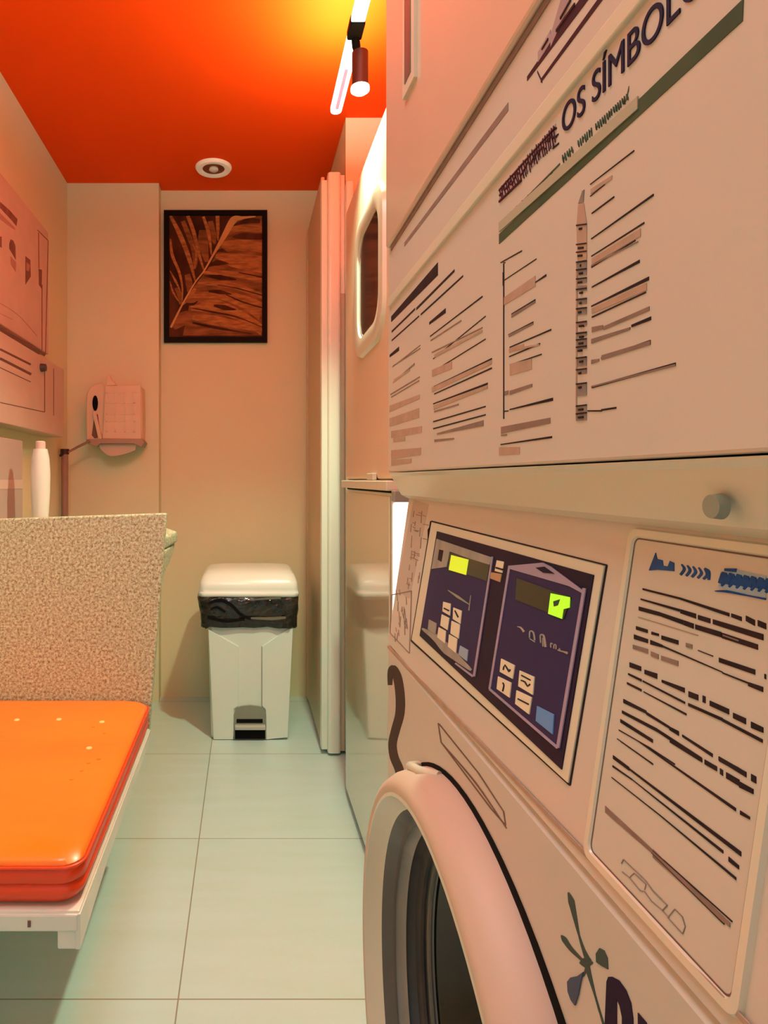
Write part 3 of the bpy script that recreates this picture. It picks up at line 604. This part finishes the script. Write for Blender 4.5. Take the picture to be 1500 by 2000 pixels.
leaves([([(860,400),(1000,380),(1236,385)], [50,80,80]), ([(760,560),(1000,570),(1236,590)], [60,130,130]), ([(700,690),(900,740),(1236,790)], [40,160,190]), ([(560,880),(850,890),(1236,960)], [30,60,70]),
        ([(500,1000),(800,1010),(1000,1060),(1236,1150)], [20,70,70,60]), ([(400,1150),(700,1130),(1000,1200),(1236,1330)], [30,90,140,200]), ([(420,1280),(700,1260),(1000,1380),(1236,1540)], [60,160,110,110]), ([(440,1380),(700,1420),(1000,1480),(1150,1530)], [60,110,70,30]),
        ([(330,1240),(420,1130),(470,1060)], [20,60,30])], 'leaf1', 0.0006, 'leaf_blades')
leaves([([(350,1200),(500,1210),(560,1190)], [30,60,10]), ([(220,1500),(330,1400),(400,1330)], [60,160,60]), ([(420,1530),(700,1570),(1100,1560)], [60,60,30]), ([(560,400),(560,560),(600,760)], [90,120,40]), ([(430,560),(470,700),(460,840)], [40,70,30]), ([(640,300),(670,460),(690,560)], [60,80,20]), ([(330,300),(420,520),(470,640)],[50,60,20]), ([(260,1050),(300,1150),(300,1240)],[50,60,20]), ([(380,900),(400,1000),(400,1100)],[60,80,40])], 'leaf2', 0.0010, 'shaded_blades')
leaves([([(900,350),(1050,300),(1200,300)], [10,60,50]), ([(890,480),(1000,470),(1236,478)], [10,70,70]), ([(700,650),(770,630),(835,655)], [5,45,3]), ([(620,810),(720,770),(850,780)], [10,70,5]), ([(570,915),(750,935),(930,960)], [10,60,10]), ([(620,1090),(750,1100),(880,1125)], [20,50,6]),
        ([(430,1280),(700,1330),(950,1385),(1236,1500)], [6,22,16,6]), ([(680,1250),(800,1275),(930,1300)], [20,60,6]), ([(440,1445),(700,1500),(1100,1570)], [20,30,10]), ([(960,880),(1236,935)], [8,14]), ([(820,1130),(1000,1210),(1236,1280)], [10,16,14]), ([(720,1020),(950,1060),(1236,1140)], [6,12,10]), ([(370,1235),(450,1235),(500,1200)], [30,30,4])], 'leafbg', 0.0014, 'dark_gaps')
leaves([([(190,240),(300,460),(400,720),(470,980)], [30,55,50,14]), ([(385,240),(450,420),(510,660),(565,850)], [40,45,35,16]), ([(560,250),(610,400),(640,560),(650,680)], [30,40,30,10]), ([(720,240),(725,400),(725,520)], [45,38,10]), ([(190,500),(210,680),(290,880),(325,1060),(320,1230)], [18,36,30,20,8]),
        ([(185,860),(250,980),(300,1080)], [6,28,6]), ([(185,980),(220,1100),(300,1230)], [8,24,6]), ([(440,560),(480,660),(460,840)], [6,20,10])], 'leaf1', 0.0020, 'upright_blades')
leaves([([(195,1500),(330,1230),(470,990),(570,860),(690,650),(800,460),(900,290),(1000,265),(1150,250)], [26,18,14,16,26,60,80,34,10])], 'leaf3', 0.0026, 'leaf_rib')

# ------------------------------------------------------------------ towel dispenser on the pier
td = thing('paper_towel_dispenser', 'peach paper towel dispenser with a dark oval slot on the back wall', 'dispenser', ((218-VX)*3.05/F, YP, 1.2))
Yd = 3.02; FDp = FlatY(Yd)
def A(px, py, Y=Yd): v = wl(px, py, Y); return Vector((v[0], Y, v[1]))
def outline(pts, y): return [Vector((A(*p).x, y, A(*p).z)) for p in pts]
OL = [(168,862),(167,800),(168,768),(174,756),(186,749),(198,749),(206,753),(270,752),(276,755),(277,800),(277,858)]
obj('housing', loft(B(), [outline(OL, Yd+0.012), outline(OL, YP-0.001)]), 'disp', td, bevel=0.004)
OC = [(205,753),(270,752),(275,750),(276,858),(200,857)]
cvv = obj('front_cover', loft(B(), [outline(OC, Yd), outline(OC, Yd+0.014)]), 'disp', td, bevel=0.003)
bm = B()
for px in (208, 225, 244, 262): box(bm, A(px, 0).x-0.002, A(px, 0).x+0.002, Yd-0.002, Yd+0.001, A(0, 845).z, A(0, 766).z)
for py in (767, 787, 809, 823, 843): box(bm, A(207, 0).x, A(266, 0).x, Yd-0.002, Yd+0.001, A(0, py).z-0.002, A(0, py).z+0.002)
obj('cover_grid', bm, mat('pale_grid', (0.85, 0.60, 0.42), 0.4), cvv)
c = A(185, 787); bm = B()
ring = [Vector((c.x+0.013*math.cos(t), Yd+0.008, c.z+0.037*math.sin(t))) for t in [2*math.pi*i/32 for i in range(32)]]
prism(bm, ring, (0, 0.006, 0)); obj('slot', bm, 'black', td, label='dark oval slot')
bm = prism(B(), [A(180,805), A(186,802), A(199,856), A(193,862)], (0, 0.012, 0)); obj('lever', bm, 'disp', td, bevel=0.001)
bm = prism(B(), [A(183,812), A(190,808), A(196,852), A(184,856), A(178,850)], (0, 0.003, 0)); [setattr(v, 'co', v.co+Vector((0, 0.0105, 0))) for v in bm.verts]; obj('lever_recess', bm, mat('dim_brown', (0.20, 0.09, 0.05), 0.6), td)
T = [A(168,858), A(200,857), A(277,857), A(282,864), A(276,873), A(262,866), A(196,866), A(190,872), A(170,866)]
obj('tray', prism(B(), [p+Vector((0, -0.006, 0)) for p in T], (0, 0.10, 0)), mat('tray_plastic', (0.42, 0.27, 0.19), 0.5), td, bevel=0.001)
bm = B(); prof = [(190,867),(196,878),(206,887),(216,891),(232,889),(250,884),(263,879),(266,866)]
prism(bm, [A(*p)+Vector((0, 0.015, 0)) for p in prof], (0, 0.004, 0)); obj('paper_sheet', bm, mat('paper', (0.62, 0.47, 0.36), 0.8), td)
bm = B(); prism(bm, [A(208,753), A(209,733), A(213,732), A(218,742), A(228,752)], (0, 0.03, 0)); obj('top_tab', bm, 'disp', td, bevel=0.002)
tp = thing('feed_arm', 'thin brown arm reaching from the left corner to the towel dispenser', 'rod', tuple(A(126, 885, 2.98)))
bm = B(); tube(bm, [A(124,888,2.98), A(150,874,3.0), A(176,861,3.008)], [0.0045,0.006,0.006]); obj('rod', bm, mat('brown_rod', (0.30, 0.17, 0.11), 0.5), tp, smooth=True)
bm = B(); tube(bm, [A(125,888,2.98), A(125,888,2.98)+Vector((-0.02, 0, -0.005))], 0.006); obj('rod_end', bm, 'darkmetal', tp)

# ------------------------------------------------------------------ pedal bin
bn = thing('pedal_bin', 'cream pedal bin with a black bag under its lid against the back wall', 'bin', (0.005, 2.84, 0))
YB0, YB1 = 2.676, 2.99
def ringb(x0, x1, y0, y1, z, r=0.025): return [p for p in rrect(x0, x1, y0, y1, r, z, 5)]
bm = loft(B(), [ringb(-0.148, 0.172, YB0+0.008, YB1-0.02, 0.012, 0.012), ringb(-0.150, 0.176, YB0+0.003, YB1-0.015, 0.10, 0.018), ringb(-0.163, 0.199, YB0-0.002, YB1, 0.50, 0.03), ringb(-0.172, 0.205, YB0-0.002, YB1+0.005, 0.60, 0.03)])
bd = obj('bin_body', bm, 'binwhite', bn, smooth=35)
for xx in (-0.135, 0.14):
    obj('foot', latheZ(B(), [(0, 0.012), (0.014, 0.012)], xx, YB0+0.035, 16), 'binwhite', bn)
    obj('foot', latheZ(B(), [(0, 0.012), (0.014, 0.012)], xx, YB1-0.05, 16), 'binwhite', bn)
FB = FlatY(YB0+0.001)
def fb(px, py, o=0.0): v = wl(px, py, YB0); return Vector((v[0], YB0-o, v[1]))
def bfront(z): return YB0+0.003-0.005*min(1, max(0, (z-0.10)/0.4))
bm = B()                                                      # raised front fascias left and right of the centre recess
for pts in ([(407,1228),(466,1262),(466,1378),(457,1384),(456,1444),(417,1444)], [(562,1228),(572,1226),(562,1440),(520,1444),(519,1386),(512,1378),(512,1262)]):
    prism(bm, [Vector((fb(*p).x, bfront(fb(*p).z)-0.006, fb(*p).z)) for p in pts], (0, 0.012, 0))
obj('front_rib', bm, 'binwhite', bd, bevel=0.002)
bm = B(); a_ = fb(511.5, 1262); b_ = fb(512.5, 1390); box(bm, a_.x-0.0012, a_.x+0.0012, YB0-0.004, YB0+0.002, b_.z, a_.z); obj('front_groove', bm, mat('groove', (0.25, 0.23, 0.18), 0.6), bd)
bm = B(); P_ = [(457,1444),(457,1396),(460,1385),(470,1379),(488,1377),(506,1379),(517,1385),(520,1396),(520,1444)]
prism(bm, [Vector((fb(*p).x, YB0-0.0045, max(fb(*p).z, 0.004))) for p in P_], (0, 0.014, 0)); rc = obj('pedal_recess', bm, 'grey', bn)
bm = B(); box(bm, fb(459,0).x, fb(518,0).x, YB0-0.006, YB0, 0.006, 0.052); obj('recess_floor', bm, 'black', rc)
bm = B(); box(bm, fb(462,0).x, fb(513,0).x, YB0-0.006, YB0, 0.074, 0.090); obj('recess_slit', bm, 'black', rc)
pd = thing  # (name kept short below)
bm = B(); box(bm, fb(459,0).x, fb(518,0).x, YB0-0.03, YB0-0.004, 0.052, 0.068); obj('pedal', bm, 'greypale', bn, bevel=0.003)
# bag collar
rnd = random.Random(2)
def bagring(x0, x1, y0, y1, z, amp, r=0.03):
    out = []
    for i, p in enumerate(rrect(x0, x1, y0, y1, r, z, 5)):
        out.append(p)
    # subdivide the sides
    res = []
    for i, p in enumerate(out):
        q = out[(i+1) % len(out)]; n_ = 7 if (q-p).length > 0.1 else 1
        for k in range(n_):
            s = p.lerp(q, k/n_); s = s+Vector((rnd.uniform(-amp, amp), rnd.uniform(-amp, amp), rnd.uniform(-amp, amp)*0.8)); res.append(s)
    return res
bm = loft(B(), [bagring(-0.168, 0.201, YB0-0.006, YB1+0.004, 0.490, 0.003), bagring(-0.185, 0.212, YB0-0.016, YB1+0.012, 0.477, 0.006), bagring(-0.192, 0.218, YB0-0.022, YB1+0.015, 0.515, 0.005), bagring(-0.196, 0.222, YB0-0.022, YB1+0.018, 0.545, 0.006), bagring(-0.203, 0.223, YB0-0.022, YB1+0.018, 0.580, 0.005), bagring(-0.206, 0.222, YB0-0.020, YB1+0.018, 0.603, 0.003), bagring(-0.195, 0.215, YB0-0.010, YB1+0.010, 0.612, 0.002)], cap=False)
bg = obj('bin_bag', bm, 'bag', bn, smooth=60, label='crumpled black bag collar')
bm = B(); FG = FlatY(YB0-0.028)
ribbon(bm, FG, [(408,1178),(430,1172),(452,1182),(470,1200),(490,1210)], [5,7,6,5,3], 0.004); ribbon(bm, FG, [(405,1206),(440,1213),(478,1210)], [4,6,3], 0.004)
ribbon(bm, FG, [(412,1190),(424,1186),(440,1196)], [3,5,3], 0.004)
obj('bag_fold', bm, 'black', bg, smooth=True)
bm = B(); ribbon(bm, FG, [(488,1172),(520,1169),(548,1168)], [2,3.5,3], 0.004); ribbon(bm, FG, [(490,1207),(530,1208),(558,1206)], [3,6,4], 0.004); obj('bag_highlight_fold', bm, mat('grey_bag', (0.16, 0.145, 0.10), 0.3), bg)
# lid
bm = loft(B(), [ringb(-0.196, 0.222, YB0-0.020, YB1+0.02, 0.607, 0.03), ringb(-0.200, 0.226, YB0-0.024, YB1+0.022, 0.612, 0.03), ringb(-0.200, 0.226, YB0-0.024, YB1+0.022, 0.624, 0.03), ringb(-0.197, 0.223, YB0-0.020, YB1+0.02, 0.628, 0.03),
                ringb(-0.197, 0.222, YB0-0.020, YB1+0.02, 0.640, 0.03), ringb(-0.194, 0.219, YB0-0.016, YB1+0.018, 0.668, 0.035), ringb(-0.183, 0.210, YB0+0.010, YB1+0.014, 0.692, 0.05), ringb(-0.165, 0.195, YB0+0.045, YB1+0.004, 0.705, 0.06), ringb(-0.11, 0.14, YB0+0.10, YB1-0.03, 0.710, 0.06)])
obj('lid', bm, 'lidwhite', bn, smooth=50)

# ------------------------------------------------------------------ granite panel, counter, bench
YG = 1.80
gp = thing('granite_partition', 'beige speckled granite upright panel behind the orange bench cushion', 'panel', (-0.55, YG, 0.37))
def gx(px): return (px-VX)*YG/F
def gz(py): return H-(py-VY)*YG/F
SL = [(gx(290), gz(1442)), (gx(325), gz(1003)), (gx(325)-0.02, gz(1003)), (XL+0.002, gz(1018)), (XL+0.002, gz(1442))]
obj('slab', loft(B(), [[Vector((x, YG, z)) for x, z in SL], [Vector((x, YG+0.03, z)) for x, z in SL]]), 'granite', gp, bevel=0.004)
ED = [(gx(283), gz(1442)), (gx(318), gz(1010)), (gx(325), gz(1006)), (gx(293), gz(1442))]
ct = thing('granite_counter', 'small granite counter with a rounded brown edge behind the upright panel', 'counter', (-0.55, 2.0, 0.86))
bm = B(); prism(bm, [Vector(p) for p in ((XL+0.002, YG+0.031, 0.895), (gx(318), YG+0.031, 0.895), (-0.222, 2.05, 0.895), (-0.26, 2.16, 0.895), (XL+0.002, 2.75, 0.895))], (0, 0, 0.04))
obj('counter_slab', bm, 'granite', ct, bevel=0.012, seg=4)
bm = B(); prism(bm, [Vector(p) for p in ((-0.232, 1.84, 0.894), (-0.232, 2.08, 0.894), (-0.232, 2.03, 0.86), (-0.245, 1.84, 0.80))], (-0.03, 0, 0)); obj('counter_bracket', bm, 'granite', ct, bevel=0.006)

bc = thing('wall_bench', 'cream metal bench frame under the orange cushion', 'bench', (-0.55, 1.43, 0.37))
ZS = 0.395
YS0, YS1, XS = 1.035, 1.795, -0.272
obj('seat_plate', bx(XL+0.002, XS, YS0, YS1, ZS-0.010, ZS), 'bench', bc, bevel=0.003)
obj('front_rail', bx(XL+0.002, XS-0.002, YS0-0.004, YS0+0.016, ZS-0.032, ZS-0.004), 'bench', bc, bevel=0.003)
obj('side_rail', prism(B(), [Vector((XS-0.006, YS0-0.002, ZS-0.004)), Vector((XS-0.006, YS1, ZS-0.004)), Vector((XS-0.006, YS1, ZS-0.030)), Vector((XS-0.006, YS0+0.20, ZS-0.040)), Vector((XS-0.006, YS0-0.002, ZS-0.062))], (0.008, 0, 0)), 'bench', bc, bevel=0.001)
obj('corner_bracket', bx(XS-0.036, XS-0.004, YS0-0.002, YS0+0.02, ZS-0.062, ZS-0.03), 'bench', bc, bevel=0.003)
obj('lock_pin', bx(-0.355, -0.350, YS0-0.006, YS0-0.003, ZS-0.023, ZS-0.013), 'seam', bc)
cu = thing('seat_cushion', 'orange vinyl seat cushion on the wall bench', 'cushion', (-0.55, 1.43, ZS))
XC = -0.270
def cr(g, z, r): return rrect(XL+0.004+g*0.2, XC-g, YS0+0.004+g, YS1-0.002-g*0.3, r, z, 6)
bm = loft(B(), [cr(0.022, ZS+0.001, 0.03), cr(0.010, ZS+0.006, 0.035), cr(0.002, ZS+0.018, 0.035), cr(0.0, ZS+0.030, 0.035), cr(0.005, ZS+0.037, 0.035), cr(0.0, ZS+0.043, 0.035), cr(0.001, ZS+0.058, 0.035), cr(0.006, ZS+0.068, 0.035)])
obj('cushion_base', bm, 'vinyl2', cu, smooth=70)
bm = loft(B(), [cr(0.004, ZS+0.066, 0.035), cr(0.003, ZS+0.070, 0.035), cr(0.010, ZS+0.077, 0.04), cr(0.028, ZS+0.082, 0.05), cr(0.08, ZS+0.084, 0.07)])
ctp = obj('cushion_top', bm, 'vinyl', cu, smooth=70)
bm = B(); ring = cr(0.0, ZS+0.067, 0.035)
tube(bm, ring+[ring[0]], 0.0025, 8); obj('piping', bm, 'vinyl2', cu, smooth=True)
class Top:
    n = Vector((0, 0, 1)); z = ZS+0.084
    def at(s, x, y):
        t = (H-s.z)*F/(y-VY); return Vector(((x-VX)*t/F, t, s.z))
TP = Top(); rnd = random.Random(4)
for px, py in ((33,1406),(115,1405),(199,1410),(174,1461),(173,1490),(193,1482),(182,1420),(204,1432),(160,1505),(140,1522)):
    p = TP.at(px, py); big = (px, py) in ((33,1406),(115,1405),(199,1410),(174,1461))
    obj('tuft_button', latheZ(B(), [(p.z-0.001, 0.008 if big else 0.005), (p.z+0.0015, 0.006 if big else 0.004), (p.z+0.002, 0.002)], p.x, p.y, 16), 'stitch' if big else 'vinyl', cu, smooth=True)

# ------------------------------------------------------------------ things on the left wall
XW = -0.83
lb = thing('wall_board', 'pink printed board with dark arch shapes, mounted high on the left wall', 'board', (XL, 2.2, 1.62))
obj('board', bx(XL+0.001, XW, 1.80, 2.662, 1.627, 2.139), 'pinkboard', lb, bevel=0.003)
FL = FlatX(XW, 1)
def q1(u, v): return (u*0.4, 300+v*0.4)
bm = B()
for pts in ([(0,235),(45,275),(85,320),(80,355),(60,330),(0,265)], [(0,405),(8,405),(8,460),(0,455)], [(45,440),(52,418),(65,425),(75,450),(77,520),(60,490),(45,465)], [(124,500),(148,520),(150,600),(124,640)], [(188,562),(205,568),(203,660),(190,640)]):
    poly(bm, FL, [q1(*p) for p in pts])
for a, b_ in (((182,372),(235,425)), ((235,425),(222,975)), ((205,640),(205,960)), ((188,385),(190,560))): ribbon(bm, FL, [q1(*a), q1(*b_)], [1.6, 1.6], n=1)
obj('printed_shapes', bm, mat('maroon_board_print', (0.20, 0.07, 0.055), 0.6, var=0.3, vscale=30), lb)
bm = B()
for pts in ([(0,290),(70,360),(75,375),(0,320)], [(128,530),(146,545),(140,575),(128,570)], [(50,500),(78,530),(76,580),(52,540)]): poly(bm, FL, [q1(*p) for p in pts], 0.0003, 0.0004)
ribbon(bm, FL, [q1(0,730), q1(90,790), q1(180,890)], [1.4, 1.4, 1.4]); ribbon(bm, FL, [q1(0,780), q1(60,810)], [1.2, 1.2])
obj('faint_shapes', bm, mat('faint_board_print', (0.45, 0.22, 0.17), 0.6), lb)
XX = -0.80; FL2 = FlatX(XX, 1)
lx = thing('vending_box', 'pink vending box with dark slots and a knob, below the printed board', 'vending machine', (XL, 2.3, 1.28))
obj('housing', bx(XL+0.001, XX, 1.80, 2.785, 1.287, 1.585), 'pinkbox', lx, bevel=0.003)
bm = B()
for a, b_, w_ in (((0,855),(220,985),5), ((0,955),(150,1030),4), ((0,1000),(152,1078),5), ((0,1045),(150,1115),1.5), ((218,1040),(218,1262),1.6), ((262,1050),(262,1280),1.2), ((0,1215),(218,1262),1.6)): ribbon(bm, FL2, [q1(*a), q1(*b_)], [w_, w_], n=1)
obj('slots', bm, mat('maroon_slots', (0.15, 0.06, 0.05), 0.6), lx)
p = FL2.at(80, 718); bm = latheX(B(), [(XX, 0.016), (XX+0.02, 0.014), (XX+0.022, 0.001)], p.y, p.z, 20); obj('knob', bm, mat('dark_knob', (0.08, 0.04, 0.035), 0.4), lx, smooth=True)
lc = thing('cup_holder', 'grey-pink box unit standing on the counter at the left edge', 'holder', (-0.75, 2.15, 0.935))
obj('holder_body', bx(-0.84, -0.775, 1.95, 2.20, 0.936, 1.235), mat('greypink', (0.46, 0.33, 0.29), 0.5), lc, bevel=0.003)
obj('holder_front', bx(-0.84, -0.774, 1.949, 2.195, 1.07, 1.10), mat('palepink', (0.62, 0.42, 0.36), 0.5), lc)
bt = thing('white_bottle', 'tall white bottle on the counter beside the left wall', 'bottle', (-0.668, 2.06, 0.935))
bm = latheZ(B(), [(0.936, 0.020), (0.94, 0.022), (0.99, 0.026), (1.06, 0.030), (1.12, 0.031), (1.17, 0.028), (1.20, 0.022)], -0.668, 2.06, 32); obj('bottle_body', bm, mat('bottle_plastic', (0.72, 0.70, 0.64), 0.35, coat=0.1), bt, smooth=True)
bm = latheZ(B(), [(1.20, 0.016), (1.222, 0.016), (1.226, 0.012)], -0.668, 2.06, 24); obj('cap', bm, mat('bottle_cap', (0.70, 0.5, 0.42), 0.4), bt, smooth=True)
pp = thing('corner_pipe', 'slim brown pipe upright in the left back corner', 'pipe', (-0.855, 2.99, 0.86))
bm = latheZ(B(), [(0.86, 0.016), (1.22, 0.016)], -0.855, 2.99, 16); obj('pipe', bm, mat('pipe_brown', (0.34, 0.19, 0.14), 0.5), pp, smooth=True)
bm = latheZ(B(), [(1.22, 0.020), (1.245, 0.020)], -0.855, 2.99, 16); obj('pipe_cap', bm, 'darkmetal', pp, smooth=True)

# ------------------------------------------------------------------ ceiling lamps
dl = thing('recessed_downlight', 'round white recessed downlight in the orange ceiling', 'ceiling light', (-0.151, 2.97, HC))
bm = latheZ(B(), [(HC+0.0, 0.050), (HC-0.010, 0.052), (HC-0.016, 0.062), (HC-0.014, 0.078), (HC-0.004, 0.085), (HC, 0.085)], -0.151, 2.97, 48, cap=False); obj('trim_ring', bm, mat('downlight_ring', (0.9, 0.85, 0.7), 0.4, emit=(1, 0.85, 0.6), estr=0.12), dl, smooth=True)
bm = latheZ(B(), [(HC-0.008, 0.052), (HC-0.002, 0.001)], -0.151, 2.97, 32); obj('reflector', bm, 'brownin', dl, smooth=True)
bm = latheZ(B(), [(HC-0.002, 0.020), (HC-0.016, 0.022), (HC-0.022, 0.014), (HC-0.023, 0.001)], -0.150, 2.965, 24); obj('bulb', bm, 'lidwhite', dl, smooth=True)

ll = thing('linear_lamp', 'glowing white linear lamp hung along the orange ceiling above the machines', 'ceiling light', (0.302, 1.0, HC))
ZL = 2.330; XLL = 0.302
def capsule(y0, y1, z, ww=0.0185):
    P_ = []
    for i in range(13): t = math.pi*i/12; P_.append(Vector((XLL+ww*math.cos(t), y1+ww*math.sin(t), z)))
    for i in range(13): t = math.pi+math.pi*i/12; P_.append(Vector((XLL+ww*math.cos(t), y0+ww*math.sin(t), z)))
    return P_
obj('diffuser', loft(B(), [capsule(-0.60, 2.115, ZL), capsule(-0.60, 2.115, ZL+0.018)]), 'led', ll, bevel=0.003)
bm = loft(B(), [capsule(1.90, 2.095, ZL-0.0015, 0.0055), capsule(1.90, 2.095, ZL, 0.0055)]); obj('core_line', bm, 'ledcore', ll)
for yy in (-0.3, 1.15): obj('hanger', latheZ(B(), [(ZL+0.018, 0.004), (HC, 0.004)], XLL, yy, 12), 'darkmetal', ll, smooth=True)
sl = thing('spotlight', 'dark brown cylindrical spotlight with a glowing lens hanging by the linear lamp', 'spotlight', (0.320, 1.774, 2.19))
obj('barrel', latheZ(B(), [(2.200, 0.020), (2.202, 0.0225), (2.297, 0.0225), (2.299, 0.019)], 0.3205, 1.774, 32), 'darkmetal', sl, smooth=True)
obj('lens', latheZ(B(), [(2.183, 0.006), (2.185, 0.018), (2.191, 0.026), (2.200, 0.026), (2.202, 0.020)], 0.3205, 1.774, 32), 'lamp', sl, smooth=True)
obj('joint', tube(B(), [(0.314, 1.77, 2.285), (0.308, 1.765, 2.31), (0.302, 1.755, 2.345)], [0.009, 0.012, 0.011]), 'black', sl, smooth=True)
obj('clamp', bx(XLL-0.0205, XLL+0.0205, 1.70, 1.765, ZL-0.006, ZL+0.022), 'black', sl, bevel=0.004)
area('linear_lamp_uplight', (XLL, 0.95, ZL+0.022), (math.pi, 0, 0), 0.03, 2.3, 38, (1.0, 0.82, 0.70))
